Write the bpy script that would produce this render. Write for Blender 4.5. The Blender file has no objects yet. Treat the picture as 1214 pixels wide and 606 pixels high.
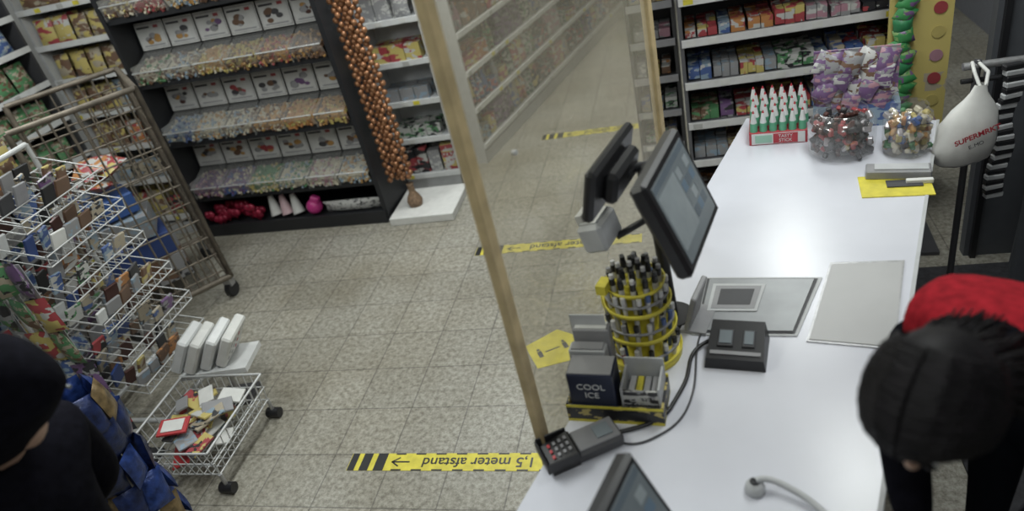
import bpy, bmesh, math, random
from mathutils import Vector, Matrix, Euler
random.seed(7)
H=2.4
sc=bpy.context.scene
try:
    sc.view_settings.view_transform='Standard'
except Exception: pass
COL=bpy.context.collection
# ---------------------------------------------------------------- materials
MATS={}
def nodes(m):
    m.use_nodes=True; return m.node_tree, m.node_tree.nodes['Principled BSDF']
def mat(name,c,rough=.5,metal=0,noise=0,nscale=20,emis=0,bump=0,stretch=None,spec=None):
    if name in MATS: return MATS[name]
    m=bpy.data.materials.new(name); nt,b=nodes(m)
    b.inputs['Base Color'].default_value=(*c,1); b.inputs['Roughness'].default_value=rough; b.inputs['Metallic'].default_value=metal
    if spec is not None: b.inputs['Specular IOR Level'].default_value=spec
    tc=nt.nodes.new('ShaderNodeTexCoord'); n=nt.nodes.new('ShaderNodeTexNoise'); n.inputs['Scale'].default_value=nscale; n.inputs['Detail'].default_value=4
    if stretch:
        mp=nt.nodes.new('ShaderNodeMapping'); mp.inputs['Scale'].default_value=stretch
        nt.links.new(tc.outputs['Object'],mp.inputs['Vector']); nt.links.new(mp.outputs[0],n.inputs['Vector'])
    else: nt.links.new(tc.outputs['Object'],n.inputs['Vector'])
    r=nt.nodes.new('ShaderNodeValToRGB')
    k=noise if noise else .06
    r.color_ramp.elements[0].position=.3; r.color_ramp.elements[1].position=.7
    r.color_ramp.elements[0].color=(*[max(0,x*(1-k)) for x in c],1); r.color_ramp.elements[1].color=(*[min(1,x*(1+k)) for x in c],1)
    nt.links.new(n.outputs['Fac'],r.inputs['Fac']); nt.links.new(r.outputs['Color'],b.inputs['Base Color'])
    if emis:
        b.inputs['Emission Color'].default_value=(*c,1); b.inputs['Emission Strength'].default_value=emis
    if bump:
        bp=nt.nodes.new('ShaderNodeBump'); bp.inputs['Strength'].default_value=bump; bp.inputs['Distance'].default_value=.01
        nt.links.new(n.outputs['Fac'],bp.inputs['Height']); nt.links.new(bp.outputs['Normal'],b.inputs['Normal'])
    MATS[name]=m; return m
def printed(name,cols,scale=14,rough=.4):
    """blocky printed packaging artwork"""
    if name in MATS: return MATS[name]
    m=bpy.data.materials.new(name); nt,b=nodes(m); b.inputs['Roughness'].default_value=rough
    tc=nt.nodes.new('ShaderNodeTexCoord')
    ns=nt.nodes.new('ShaderNodeTexNoise'); ns.inputs['Scale'].default_value=scale*1.3; ns.inputs['Detail'].default_value=3
    nt.links.new(tc.outputs['Object'],ns.inputs['Vector'])
    v=nt.nodes.new('ShaderNodeTexVoronoi'); v.distance='CHEBYCHEV'; v.inputs['Scale'].default_value=scale
    mp=nt.nodes.new('ShaderNodeMapping'); mp.inputs['Scale'].default_value=(.9,.9,1.9)
    nt.links.new(tc.outputs['Object'],mp.inputs['Vector']); nt.links.new(mp.outputs[0],v.inputs['Vector'])
    sep=nt.nodes.new('ShaderNodeSeparateColor'); nt.links.new(v.outputs['Color'],sep.inputs[0])
    mx=nt.nodes.new('ShaderNodeMath'); mx.operation='MULTIPLY_ADD'; mx.inputs[1].default_value=.55
    mm=nt.nodes.new('ShaderNodeMath'); mm.operation='MULTIPLY'; mm.inputs[1].default_value=.45
    nt.links.new(ns.outputs['Fac'],mm.inputs[0]); nt.links.new(sep.outputs[0],mx.inputs[0]); nt.links.new(mm.outputs[0],mx.inputs[2])
    r=nt.nodes.new('ShaderNodeValToRGB'); r.color_ramp.interpolation='CONSTANT'
    el=r.color_ramp.elements; k=len(cols)
    el[0].position=0; el[0].color=(*cols[0],1); el[1].position=.5; el[1].color=(*cols[1],1)
    for i in range(2,k):
        e=el.new(.5+.24*(i-1)/(k-1)); e.color=(*cols[i],1)
    nt.links.new(mx.outputs[0],r.inputs['Fac']); nt.links.new(r.outputs['Color'],b.inputs['Base Color'])
    MATS[name]=m; return m
def clear(name,haze=.1,tint=(1,1,1),hcol=(.8,.8,.78),smudge=0,gloss=.05):
    if name in MATS: return MATS[name]
    m=bpy.data.materials.new(name); m.use_nodes=True; nt=m.node_tree; nt.nodes.clear()
    o=nt.nodes.new('ShaderNodeOutputMaterial'); t=nt.nodes.new('ShaderNodeBsdfTransparent'); t.inputs[0].default_value=(*tint,1)
    d=nt.nodes.new('ShaderNodeBsdfDiffuse'); d.inputs[0].default_value=(*hcol,1)
    g=nt.nodes.new('ShaderNodeBsdfGlossy'); g.inputs['Roughness'].default_value=.12
    m1=nt.nodes.new('ShaderNodeMixShader'); m2=nt.nodes.new('ShaderNodeMixShader')
    m1.inputs[0].default_value=haze; m2.inputs[0].default_value=gloss
    nt.links.new(t.outputs[0],m1.inputs[1]); nt.links.new(d.outputs[0],m1.inputs[2])
    nt.links.new(m1.outputs[0],m2.inputs[1]); nt.links.new(g.outputs[0],m2.inputs[2]); nt.links.new(m2.outputs[0],o.inputs[0])
    if smudge:
        tc=nt.nodes.new('ShaderNodeTexCoord'); n=nt.nodes.new('ShaderNodeTexNoise'); n.inputs['Scale'].default_value=3.5; n.inputs['Detail'].default_value=5
        nt.links.new(tc.outputs['Object'],n.inputs['Vector'])
        mr=nt.nodes.new('ShaderNodeMapRange'); mr.inputs['From Min'].default_value=.35; mr.inputs['From Max'].default_value=.75
        mr.inputs['To Min'].default_value=haze; mr.inputs['To Max'].default_value=haze+smudge
        nt.links.new(n.outputs['Fac'],mr.inputs['Value']); nt.links.new(mr.outputs[0],m1.inputs[0])
    MATS[name]=m; return m
black=mat('black_plastic',(.014,.014,.016),.42); blackm=mat('black_metal',(.015,.016,.019),.5)
dark=mat('dark_grey',(.05,.05,.055),.5); grey=mat('grey_plastic',(.26,.26,.27),.45); lgrey=mat('light_grey',(.45,.46,.47),.5)
white=mat('white_plastic',(.62,.63,.63),.4); wwire=mat('white_wire',(.55,.56,.56),.4,.2); steel=mat('brushed_steel',(.42,.42,.43),.38,.7,.15,60)
cagem=mat('galvanised_steel',(.17,.145,.115),.55,.4,.3,15)
wood=mat('beige_wood',(.47,.37,.205),.5,0,.25,12); gold=mat('gold_brown_foil',(.33,.16,.08),.3,.5,.3,30)
yellow=mat('tape_yellow',(.63,.55,.06),.5,0,.16,20); red=mat('red_plastic',(.4,.03,.035),.4); pink=mat('pink_plastic',(.5,.04,.22),.35)
blue=mat('blue_plastic',(.03,.06,.2),.35); skin=mat('skin',(.42,.27,.2),.5); hairm=mat('dark_hair',(.006,.005,.006),.6,0,.5,30,spec=.2)
cloth=mat('black_cloth',(.005,.005,.008),.95,0,.3,40,bump=.2,spec=.06); redcloth=mat('red_fleece',(.28,.012,.02),.9,0,.3,40,bump=.2,spec=.1); greycloth=mat('grey_piping',(.16,.17,.17),.7); denim=mat('dark_trousers',(.008,.01,.016),.9,spec=.1)
screenm=mat('screen_grey',(.2,.23,.25),.2,0,.15,4); navy=mat('navy_carton',(.015,.02,.045),.35); paper=mat('paper_white',(.62,.62,.6),.7,0,.06)
green=mat('green_foil',(.04,.22,.09),.35); redp=mat('red_print',(.4,.035,.05),.4)
C0=dict(r=(.4,.04,.05),o=(.5,.2,.04),y=(.55,.44,.1),g=(.08,.26,.1),b=(.05,.11,.32),p=(.17,.08,.22),w=(.5,.5,.48),k=(.03,.03,.035),pk=(.42,.2,.26),br=(.17,.09,.05),lb=(.24,.34,.44),gy=(.28,.28,.29),be=(.4,.34,.24))
C={}
for k_,v_ in C0.items():
    g_=sum(v_)/3; C[k_]=tuple(.82*x+.18*g_ for x in v_)
combos=['rwy','bwr','gyw','ywr','orw','pgyk','kwr','brbey','lbwb','pkwgy','begyb','wgk','brow','bwlb','gbebr','yrk','gylbgy','beklb']
def parse(s):
    out=[];i=0
    while i<len(s):
        if s[i:i+2] in C: out.append(C[s[i:i+2]]); i+=2
        else: out.append(C[s[i]]); i+=1
    return out
PM=[printed('pack_print_%d'%i,(parse(s)*2)[:3],[16,22,28][i%3]) for i,s in enumerate(combos)]
CANDY=[mat('candy_%d'%i,tuple(x*.85 for x in c),.35) for i,c in enumerate([C['r'],C['o'],C['y'],C['g'],C['b'],C['p'],C['w'],C['pk'],C['br'],C['lb']])]
amber=mat('candy_amber',(.40,.23,.08),.35); cream=mat('candy_cream',(.48,.44,.34),.4)
binc=clear('clear_bin_plastic',.16,gloss=.12); plexi=clear('plexiglass',.15,(.97,.96,.92),(.60,.56,.46),.14,.04); jarc=clear('clear_jar',.06,gloss=.12)
# ---------------------------------------------------------------- mesh builder
class B:
    def __init__(s): s.v=[];s.f=[];s.mi=[];s.mats=[];s.sm=[];s.M=Matrix()
    def mid(s,m):
        if m not in s.mats: s.mats.append(m)
        return s.mats.index(m)
    def add(s,vs,fs,m,smooth=False,M=None):
        T=s.M@M if M is not None else s.M
        o=len(s.v); s.v+= [tuple(T@Vector(v)) for v in vs]; i=s.mid(m)
        for f in fs: s.f.append(tuple(o+k for k in f)); s.mi.append(i); s.sm.append(smooth)
    def box(s,c,d,m,rot=(0,0,0),bev=0):
        M=Matrix.Translation(c)@Euler(rot).to_matrix().to_4x4()
        x,y,z=[k/2 for k in d]
        if bev and min(x,y,z)>bev:
            b=bev; vs=[]
            idx={}
            for sx in(-1,1):
                for sy in(-1,1):
                    for sz in(-1,1):
                        for a in range(3):
                            p=[sx*(x-b),sy*(y-b),sz*(z-b)]; p[a]=[sx*x,sy*y,sz*z][a]
                            idx[(sx,sy,sz,a)]=len(vs); vs.append(tuple(p))
            fs=[]
            for a in range(3):
                o1,o2=[(1,2),(2,0),(0,1)][a]
                for sg in(-1,1):
                    q=[]
                    for (p1,p2) in [(-1,-1),(1,-1),(1,1),(-1,1)]:
                        k=[0,0,0];k[a]=sg;k[o1]=p1;k[o2]=p2;q.append(idx[(*k,a)])
                    fs.append(q if sg>0 else q[::-1])
            for a in range(3):
                o1,o2=[(1,2),(2,0),(0,1)][a]
                for p1 in(-1,1):
                    for p2 in(-1,1):
                        def K(t,ax):
                            k=[0,0,0];k[a]=t;k[o1]=p1;k[o2]=p2;return idx[(*k,ax)]
                        q=[K(-1,o1),K(1,o1),K(1,o2),K(-1,o2)]
                        fs.append(q if p1*p2<0 else q[::-1])
            for sx in(-1,1):
                for sy in(-1,1):
                    for sz in(-1,1): 
                        q=[idx[(sx,sy,sz,a)] for a in range(3)]; fs.append(q if sx*sy*sz>0 else q[::-1])
            s.add(vs,fs,m,False,M)
        else:
            vs=[(a*x,b*y,c2*z) for a in(-1,1) for b in(-1,1) for c2 in(-1,1)]
            s.add(vs,[(0,1,3,2),(4,6,7,5),(0,4,5,1),(2,3,7,6),(0,2,6,4),(1,5,7,3)],m,False,M)
    def cyl(s,p0,p1,r0,m,r1=None,n=10,caps=True,smooth=True):
        p0=Vector(p0);p1=Vector(p1);r1=r0 if r1 is None else r1
        d=(p1-p0); q=d.to_track_quat('Z','Y').to_matrix()
        vs=[]
        for p,r in((p0,r0),(p1,r1)):
            for i in range(n):
                a=2*math.pi*i/n; vs.append(tuple(p+q@Vector((r*math.cos(a),r*math.sin(a),0))))
        fs=[(i,(i+1)%n,n+(i+1)%n,n+i) for i in range(n)]
        s.add(vs,fs,m,smooth)
        if caps:
            s.add(vs[:n],[tuple(range(n))[::-1]],m); s.add(vs[n:],[tuple(range(n))],m)
    def tube(s,pts,r,m,n=6):
        pts=[Vector(p) for p in pts]
        for a,b in zip(pts,pts[1:]): s.cyl(a,b,r,m,n=n)
        for p in pts[1:-1]: s.sph(p,r,m,n=6,k=4)
    def sph(s,c,r,m,sc=(1,1,1),n=10,k=7,rot=(0,0,0)):
        vs=[(0,0,1)];fs=[]
        for i in range(1,k):
            t=math.pi*i/k
            for j in range(n):
                a=2*math.pi*j/n; vs.append((math.sin(t)*math.cos(a),math.sin(t)*math.sin(a),math.cos(t)))
        vs.append((0,0,-1)); L=len(vs)-1
        for j in range(n): fs.append((0,1+j,1+(j+1)%n)); fs.append((L,L-n+(j+1)%n,L-n+j))
        for i in range(k-2):
            for j in range(n):
                a=1+i*n; fs.append((a+j,a+n+j,a+n+(j+1)%n,a+(j+1)%n))
        M=Matrix.Translation(c)@Euler(rot).to_matrix().to_4x4()@Matrix.Diagonal((r*sc[0],r*sc[1],r*sc[2],1))
        s.add(vs,fs,m,True,M)
    def lathe(s,c,prof,m,n=20):
        vs=[];fs=[]
        for (r,z) in prof:
            for j in range(n):
                a=2*math.pi*j/n; vs.append((c[0]+r*math.cos(a),c[1]+r*math.sin(a),c[2]+z))
        for i in range(len(prof)-1):
            for j in range(n): fs.append((i*n+j,i*n+(j+1)%n,(i+1)*n+(j+1)%n,(i+1)*n+j))
        s.add(vs,fs,m,True)
    def prism(s,poly,z0,z1,m):
        n=len(poly); vs=[(x,y,z0) for x,y in poly]+[(x,y,z1) for x,y in poly]
        fs=[tuple(range(n))[::-1],tuple(range(n,2*n))]+[(i,(i+1)%n,n+(i+1)%n,n+i) for i in range(n)]
        s.add(vs,fs,m)
    def pillow(s,c,w,h,t,m,rot=(0,0,0)):
        nx,nz=5,6; vs=[];fs=[]
        for side in(-1,1):
            for i in range(nz+1):
                for j in range(nx+1):
                    a=j/nx*2-1;b=i/nz*2-1
                    th=t/2*max(0,(1-abs(a)**2.5))**.6*max(0,(1-abs(b)**3))**.6
                    pinch=1-.06*(1-abs(b))
                    vs.append((a*w/2*pinch,side*(th+.0006),b*h/2))
        o=(nx+1)*(nz+1)
        for i in range(nz):
            for j in range(nx):
                k=i*(nx+1)+j
                fs.append((k,k+1,k+nx+2,k+nx+1)); fs.append((o+k,o+k+nx+1,o+k+nx+2,o+k+1))
        s.add(vs,fs,m,True,Matrix.Translation(c)@Euler(rot).to_matrix().to_4x4())
    def obj(s,name,parent=None,M=None):
        me=bpy.data.meshes.new(name); me.from_pydata(s.v,[],s.f)
        for m in s.mats: me.materials.append(m)
        me.polygons.foreach_set('material_index',s.mi); me.polygons.foreach_set('use_smooth',s.sm); me.update()
        o=bpy.data.objects.new(name,me); COL.objects.link(o)
        if parent: o.parent=parent
        if M is not None: o.matrix_local=M
        return o
def empty(name,M=None):
    e=bpy.data.objects.new(name,None); COL.objects.link(e); e.empty_display_size=.1
    if M is not None: e.matrix_world=M
    return e
def text(body,size,M,m,parent,name='lettering',ax='CENTER',bold=0):
    c=bpy.data.curves.new(name,'FONT'); c.body=body; c.size=size; c.align_x=ax; c.align_y='CENTER'; c.extrude=.0004; c.offset=bold
    o=bpy.data.objects.new(name,c); COL.objects.link(o)
    dg=bpy.context.evaluated_depsgraph_get(); me=bpy.data.meshes.new_from_object(o.evaluated_get(dg)); bpy.data.objects.remove(o)
    o=bpy.data.objects.new(name,me); COL.objects.link(o); me.materials.clear(); me.materials.append(m)
    o.parent=parent; o.matrix_local=M; return o
def TR(loc,rot=(0,0,0)): return Matrix.Translation(loc)@Euler(rot).to_matrix().to_4x4()
def axes(o,x,y,z):
    m=Matrix.Identity(4)
    for i,a in enumerate((x,y,z)):
        a=Vector(a)
        for k in range(3): m[k][i]=a[k]
    for k in range(3): m[k][3]=o[k]
    return m
# ---------------------------------------------------------------- room shell
def floor_mat():
    m=bpy.data.materials.new('terrazzo_tiles'); nt,b=nodes(m); L=nt.links
    tc=nt.nodes.new('ShaderNodeTexCoord')
    br=nt.nodes.new('ShaderNodeTexBrick'); br.offset=0; br.inputs['Scale'].default_value=1; br.inputs['Brick Width'].default_value=.3; br.inputs['Row Height'].default_value=.3
    br.inputs['Mortar Size'].default_value=.004; br.inputs['Mortar Smooth'].default_value=.3
    br.inputs['Color1'].default_value=(.40,.385,.335,1); br.inputs['Color2'].default_value=(.35,.34,.30,1); br.inputs['Mortar'].default_value=(.2,.19,.17,1)
    L.new(tc.outputs['Object'],br.inputs['Vector'])
    n=nt.nodes.new('ShaderNodeTexNoise'); n.inputs['Scale'].default_value=38; n.inputs['Detail'].default_value=6; n.inputs['Roughness'].default_value=.8
    L.new(tc.outputs['Object'],n.inputs['Vector'])
    r=nt.nodes.new('ShaderNodeValToRGB'); r.color_ramp.elements[0].position=.38; r.color_ramp.elements[0].color=(.48,.46,.42,1); r.color_ramp.elements[1].position=.6; r.color_ramp.elements[1].color=(1.12,1.12,1.12,1)
    L.new(n.outputs['Fac'],r.inputs['Fac'])
    n2=nt.nodes.new('ShaderNodeTexNoise'); n2.inputs['Scale'].default_value=1.6; n2.inputs['Detail'].default_value=5
    L.new(tc.outputs['Object'],n2.inputs['Vector'])
    r2=nt.nodes.new('ShaderNodeValToRGB'); r2.color_ramp.elements[0].position=.3; r2.color_ramp.elements[0].color=(.72,.69,.63,1); r2.color_ramp.elements[1].position=.62; r2.color_ramp.elements[1].color=(1,1,1,1)
    L.new(n2.outputs['Fac'],r2.inputs['Fac'])
    def mul(a,c):
        x=nt.nodes.new('ShaderNodeMix'); x.data_type='RGBA'; x.blend_type='MULTIPLY'; x.inputs[0].default_value=1
        L.new(a,x.inputs[6]); L.new(c,x.inputs[7]); return x.outputs[2]
    o=mul(mul(br.outputs['Color'],r.outputs['Color']),r2.outputs['Color'])
    L.new(o,b.inputs['Base Color']); b.inputs['Roughness'].default_value=.45
    return m
b=B(); b.box((-1,4.2,-.05),(12,11,.1),floor_mat()); b.obj('floor')
wallm=mat('painted_wall',(.4,.4,.39),.8,0,.08,2); ceilm=mat('ceiling_tile',(.6,.6,.59),.9)
b=B(); b.box((-1,9.75,1.4),(12,.1,2.8),wallm); b.obj('wall_north')
b=B(); b.box((-1,-1.25,1.4),(12,.1,2.8),wallm); b.obj('wall_south')
b=B(); b.box((-5.35,4.2,1.4),(.1,11,2.8),wallm); b.obj('wall_west')
b=B(); b.box((2.4,4.2,1.4),(.1,11,2.8),mat('dark_wall',(.13,.135,.15),.8)); b.obj('wall_east')
b=B(); b.box((-1.5,4.2,2.85),(8,11,.1),ceilm); b.obj('ceiling')
# ---------------------------------------------------------------- camera
cam=bpy.data.cameras.new('camera'); co=bpy.data.objects.new('camera',cam); COL.objects.link(co)
cam.lens=25.15; cam.clip_start=.02
cam.dof.use_dof=True; cam.dof.focus_distance=2.9; cam.dof.aperture_fstop=1.5
co.matrix_world=Matrix(((.9608,.0769,.2663,0),(.1798,.5567,-.8111,0),(-.2107,.8273,.5208,H),(0,0,0,1)))
sc.camera=co
# ---------------------------------------------------------------- lights
lampm=mat('fluorescent_tube',(1,1,1),.5,emis=1.2)
def lamp(x,y,e,sx=.35,sy=1.3,rot=0):
    E=empty('ceiling_light_fixture',TR((x,y,2.79),(0,0,rot)))
    b=B(); b.box((0,0,.0),(sx,sy,.04),white,bev=.006); b.box((-.08,0,-.024),(.03,sy*.92,.02),lampm); b.box((.08,0,-.024),(.03,sy*.92,.02),lampm); b.obj('fixture',E)
    l=bpy.data.lights.new('tube_light','AREA'); l.shape='RECTANGLE'; l.size=sx; l.size_y=sy; l.energy=e*.61; l.color=(.955,1,.975)
    o=bpy.data.objects.new('tube_light',l); COL.objects.link(o); o.parent=E; o.location=(0,0,-.06)
for x,y,e in [(-1.6,1.6,56),(-1.6,4.3,62),(-3.7,3.0,44),(-1.2,7.0,64),(.7,2.4,39),(.6,4.6,32),(-3.6,5.6,25),(.3,.1,19)]: lamp(x,y,e)
w=bpy.data.worlds.new('world'); sc.world=w; w.use_nodes=True; w.node_tree.nodes['Background'].inputs[0].default_value=(.8,.9,1,1); w.node_tree.nodes['Background'].inputs[1].default_value=.22
# ---------------------------------------------------------------- counter
CD=Vector((.313,.95,0)).normalized(); CN=Vector((.95,-.313,0)).normalized()
CT=.92
def cpt(t,s):
    p=Vector((-.521,1.11,0))+CD*t+CN*s; return (p.x,p.y)
ctop=mat('white_laminate',(.62,.63,.69),.25,0,.05,3)
E=empty('shop_counter')
b=B(); b.prism([cpt(-.85,0),cpt(-.85,.79),cpt(2.35,.79),cpt(2.36,0)],CT-.04,CT,ctop)
b.prism([cpt(-.85,.788),cpt(-.85,.80),cpt(2.35,.80),cpt(2.35,.788)],CT-.045,CT+.003,lgrey); b.obj('worktop',E)
b=B(); b.prism([cpt(-.82,.03),cpt(-.82,.70),cpt(2.3,.74),cpt(2.3,.03)],.08,CT-.04,lgrey); b.prism([cpt(-.8,.06),cpt(-.8,.66),cpt(2.26,.7),cpt(2.26,.06)],0,.08,dark); b.obj('counter_body',E)
def bil(q,u,v): 
    a=Vector(q[0]).lerp(Vector(q[1]),u); c=Vector(q[3]).lerp(Vector(q[2]),u); return tuple(a.lerp(c,v))
E=empty('checkout_scanner_scale')
q=[(-.074,1.763),(.229,1.735),(.343,2.02),(-.025,2.063)]
def qq(u0,v0,u1,v1): return [bil(q,u0,v0),bil(q,u1,v0),bil(q,u1,v1),bil(q,u0,v1)]
b=B(); b.prism(qq(0,0,1,1),CT,CT+.004,lgrey); b.prism(qq(.03,.03,.97,.97),CT+.004,CT+.006,dark); b.prism(qq(.055,.055,.945,.945),CT+.006,CT+.010,mat('scale_steel',(.30,.31,.32),.4,.3,.1,10))
b.prism(qq(.10,.36,.56,.84),CT+.010,CT+.013,lgrey); b.prism(qq(.13,.40,.53,.80),CT+.013,CT+.014,grey); b.prism(qq(.18,.46,.48,.74),CT+.014,CT+.0145,dark)
b.box((.02,1.79,CT+.012),(.04,.012,.004),dark); b.obj('scale_plate',E)
E=empty('counter_access_panel')
q=[(.25,1.71),(.475,1.66),(.60,2.085),(.38,2.10)]
b=B(); b.prism(qq(0,0,1,1),CT,CT+.004,steel); b.prism(qq(.03,.02,.98,.97),CT+.004,CT+.006,mat('grey_laminate',(.42,.42,.42),.4,0,.08,3)); b.obj('panel',E)
# ---------------------------------------------------------------- partition
E=empty('plexiglass_partition')
p0=Vector((-.477,1.319,0)); p1=Vector((-.135,2.37,0))
b=B()
for p in (p0,p1):
    b.box((p.x,p.y,1.2),(.026,.036,2.4),wood,rot=(0,0,-.318),bev=.003)
m_=(p0+p1)/2; L_=(p1-p0).length; ang=math.atan2(p1.y-p0.y,p1.x-p0.x)
b.box((m_.x,m_.y,2.38),(L_,.03,.04),wood,rot=(0,0,ang)); b.box((m_.x,m_.y,.05),(L_,.03,.06),wood,rot=(0,0,ang))
b.obj('frame',E)
b=B(); b.box((m_.x,m_.y,1.2),(L_-.03,.005,2.3),plexi,rot=(0,0,ang)); b.obj('pane',E)
b=B(); pp=p0.lerp(p1,.16); b.cyl((pp.x-.003,pp.y,1.73),(pp.x+.008,pp.y-.003,1.73),.006,lgrey); b.obj('suction_hook',E)
# ---------------------------------------------------------------- monitors
ui1=mat('ui_light',(.31,.35,.37),.2); ui2=mat('ui_dark',(.14,.17,.2),.2); ui3=mat('ui_blue',(.15,.21,.28),.2)
def monitor(name,tl,ex,dn,w,h,th=.045,scr=True,bez=.03):
    ex=Vector(ex).normalized(); dn=Vector(dn).normalized(); dn=(dn-ex*dn.dot(ex)).normalized(); up=-dn; n=ex.cross(up).normalized()
    c=Vector(tl)+ex*w/2+dn*h/2
    E=empty(name); E.matrix_world=axes(c,ex,up,n)
    b=B(); b.box((0,0,-th/2),(w,h,th),black,bev=.01); b.box((0,0,-th-.02),(w*.6,h*.6,.04),black,bev=.012)
    if scr:
        W,Hh=w-bez*2,h-bez*2
        b.box((0,0,.0006),(W,Hh,.002),screenm); b.box((0,Hh*.44,.0018),(W*.98,Hh*.08,.0006),ui2); b.box((-W*.22,-.0*Hh,.0018),(W*.5,Hh*.7,.0006),ui1)
        for i in range(3):
            for j in range(4): b.box((W*(.12+.13*i),Hh*(.26-.17*j),.0018),(W*.11,Hh*.13,.0006),[ui1,ui3,screenm,ui2][(i*2+j)%4])
    b.obj('housing',E); return E,c,n
TLm=Vector((-.060,1.82,1.6)); BLm=Vector((-.139,1.497,1.6)); DN=Vector((.118,.04,-.27))
E,c,n=monitor('touchscreen_monitor',BLm,TLm-BLm,DN,.335,.275,bez=.026)
a0=Vector((-.198,1.858,1.62)); a1=Vector((-.285,1.549,1.62))
E2,c2,n2=monitor('customer_display',a0,a1-a0,Vector((-.03,.01,-.14)),.31,.15,.03)
E=empty('monitor_pole_stand')
b=B(); b.cyl((-.13,1.86,CT),(-.13,1.86,CT+.015),.065,black,n=24); b.cyl((-.13,1.86,CT),(-.15,1.80,1.50),.018,black,n=14)
b.tube([(-.15,1.80,1.46),(-.15,1.72,1.47),tuple(c-n*.07)],.018,black,8); b.tube([(-.15,1.80,1.50),(-.19,1.74,1.53),tuple(c2-n2*.06)],.015,black,8)
b.box((-.14,1.76,1.50),(.06,.05,.045),black,rot=(0,0,.3),bev=.008); b.sph((-.14,1.76,1.46),.03,black); b.obj('pole',E)
b=B(); b.box((-.055,1.83,CT+.075),(.018,.13,.13),grey,rot=(0,.25,-.3),bev=.004); b.box((-.05,1.835,CT+.006),(.08,.14,.012),grey,rot=(0,0,-.3)); b.obj('bracket_plate',E)
E=empty('receipt_printer',TR((-.29,1.70,1.37),(0,-.25,-.3)))
b=B(); b.box((0,0,0),(.075,.12,.085),lgrey,bev=.01); b.box((.0,0,.045),(.05,.09,.006),white); b.box((-.025,0,.055),(.02,.075,.03),paper); b.cyl((.03,.02,-.04),(.12,.06,-.02),.010,black); b.obj('printer_body',E)
E,c,n=monitor('pos_monitor',Vector((-.187,1.019,1.25))-CD*.335,CD,Vector((.13,.02,-.25)),.335,.26,bez=.02)
b=B(); base=E.matrix_world.inverted()@Vector((-.2,.86,CT+.006)); b.cyl((0,0,-.03),tuple(base),.02,black); b.cyl(tuple(base),tuple(base+(E.matrix_world.inverted().to_3x3()@Vector((0,0,.012)))),.08,black,n=20); b.obj('stand',E)
# ---------------------------------------------------------------- card terminal
def terminal():
    E=empty('card_payment_terminal',TR((-.368,1.308,CT),(0,0,math.radians(30))))
    b=B(); b.box((.035,0,.02),(.14,.09,.038),dark,bev=.008); b.box((.04,0,.041),(.12,.075,.006),mat('terminal_grey',(.2,.2,.21),.4),bev=.002); b.box((.06,-.0,.0455),(.045,.045,.004),screenm)
    b.box((-.065,0,.03),(.09,.095,.026),black,rot=(0,-.18,0),bev=.006); b.box((-.065,0,.013),(.078,.085,.026),black)
    for i in range(3):
        for j in range(4): b.box((-.04-.016*j,(i-1)*.021,.0455-.0029*(j-2)),(.008,.012,.004),red if j==3 else grey,rot=(0,-.18,0),bev=.001)
    b.box((-.115,0,.035),(.006,.1,.034),black,bev=.002); b.box((-.07,.05,.04),(.088,.005,.034),black,bev=.002); b.box((-.07,-.05,.04),(.088,.005,.034),black,bev=.002)
    b.obj('terminal_body',E)
terminal()
E=empty('banknote_checker',TR((.055,1.675,CT),(0,0,math.radians(-10))))
b=B(); vs=[(-.085,-.075,0),(.085,-.075,0),(.085,.075,0),(-.085,.075,0),(-.08,-.07,.035),(.08,-.07,.035),(.075,.065,.07),(-.075,.065,.07)]
b.add(vs,[(3,2,1,0),(4,5,6,7),(0,1,5,4),(1,2,6,5),(2,3,7,6),(3,0,4,7)],black)
b.box((-.03,.0,.056),(.045,.06,.006),dark,rot=(.253,0,0),bev=.002); b.box((.035,.0,.056),(.035,.06,.006),dark,rot=(.253,0,0),bev=.002)
b.box((-.03,.0,.0605),(.035,.045,.002),screenm,rot=(.253,0,0)); b.box((.035,.0,.0605),(.025,.045,.002),screenm,rot=(.253,0,0)); b.box((.0,-.05,.042),(.14,.012,.004),grey,rot=(.253,0,0)); b.obj('body',E)
def cable(name,pts,r,m):
    cu=bpy.data.curves.new(name,'CURVE'); cu.dimensions='3D'; cu.bevel_depth=r; s=cu.splines.new('NURBS'); s.points.add(len(pts)-1); s.use_endpoint_u=True; s.order_u=4
    for i,p in enumerate(pts): s.points[i].co=(*p,1)
    o=bpy.data.objects.new(name,cu); COL.objects.link(o); cu.materials.append(m)
    dg=bpy.context.evaluated_depsgraph_get(); me=bpy.data.meshes.new_from_object(o.evaluated_get(dg)); bpy.data.objects.remove(o)
    o=bpy.data.objects.new(name,me); COL.objects.link(o); return o
cable('terminal_cable',[(-.02,1.72,.935),(-.076,1.696,.927),(-.085,1.6,.927),(-.095,1.55,.927),(-.13,1.47,.927),(-.15,1.42,.927),(-.2,1.385,.927),(-.29,1.36,.927)],.006,black)
cable('power_cable',[(-.04,1.78,.924),(-.06,1.74,.924),(-.065,1.6,.924),(-.075,1.5,.924),(-.11,1.40,.924),(-.17,1.35,.924),(-.24,1.31,.924),(-.29,1.34,.924)],.003,dark)
cable('scanner_cord',[(.06,1.18,.955),(.09,1.2,.95),(.14,1.17,.94),(.2,1.13,.932),(.26,1.0,.932)],.008,lgrey)
b=B(); b.lathe((.06,1.18,CT),[(0,0.03),(.012,.03),(.02,.024),(.024,.012),(.024,0),(0,0)],lgrey,16); b.lathe((.06,1.18,CT),[(.010,.031),(.012,.034),(.0,.034)],dark,12); b.obj('cable_grommet')
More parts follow.
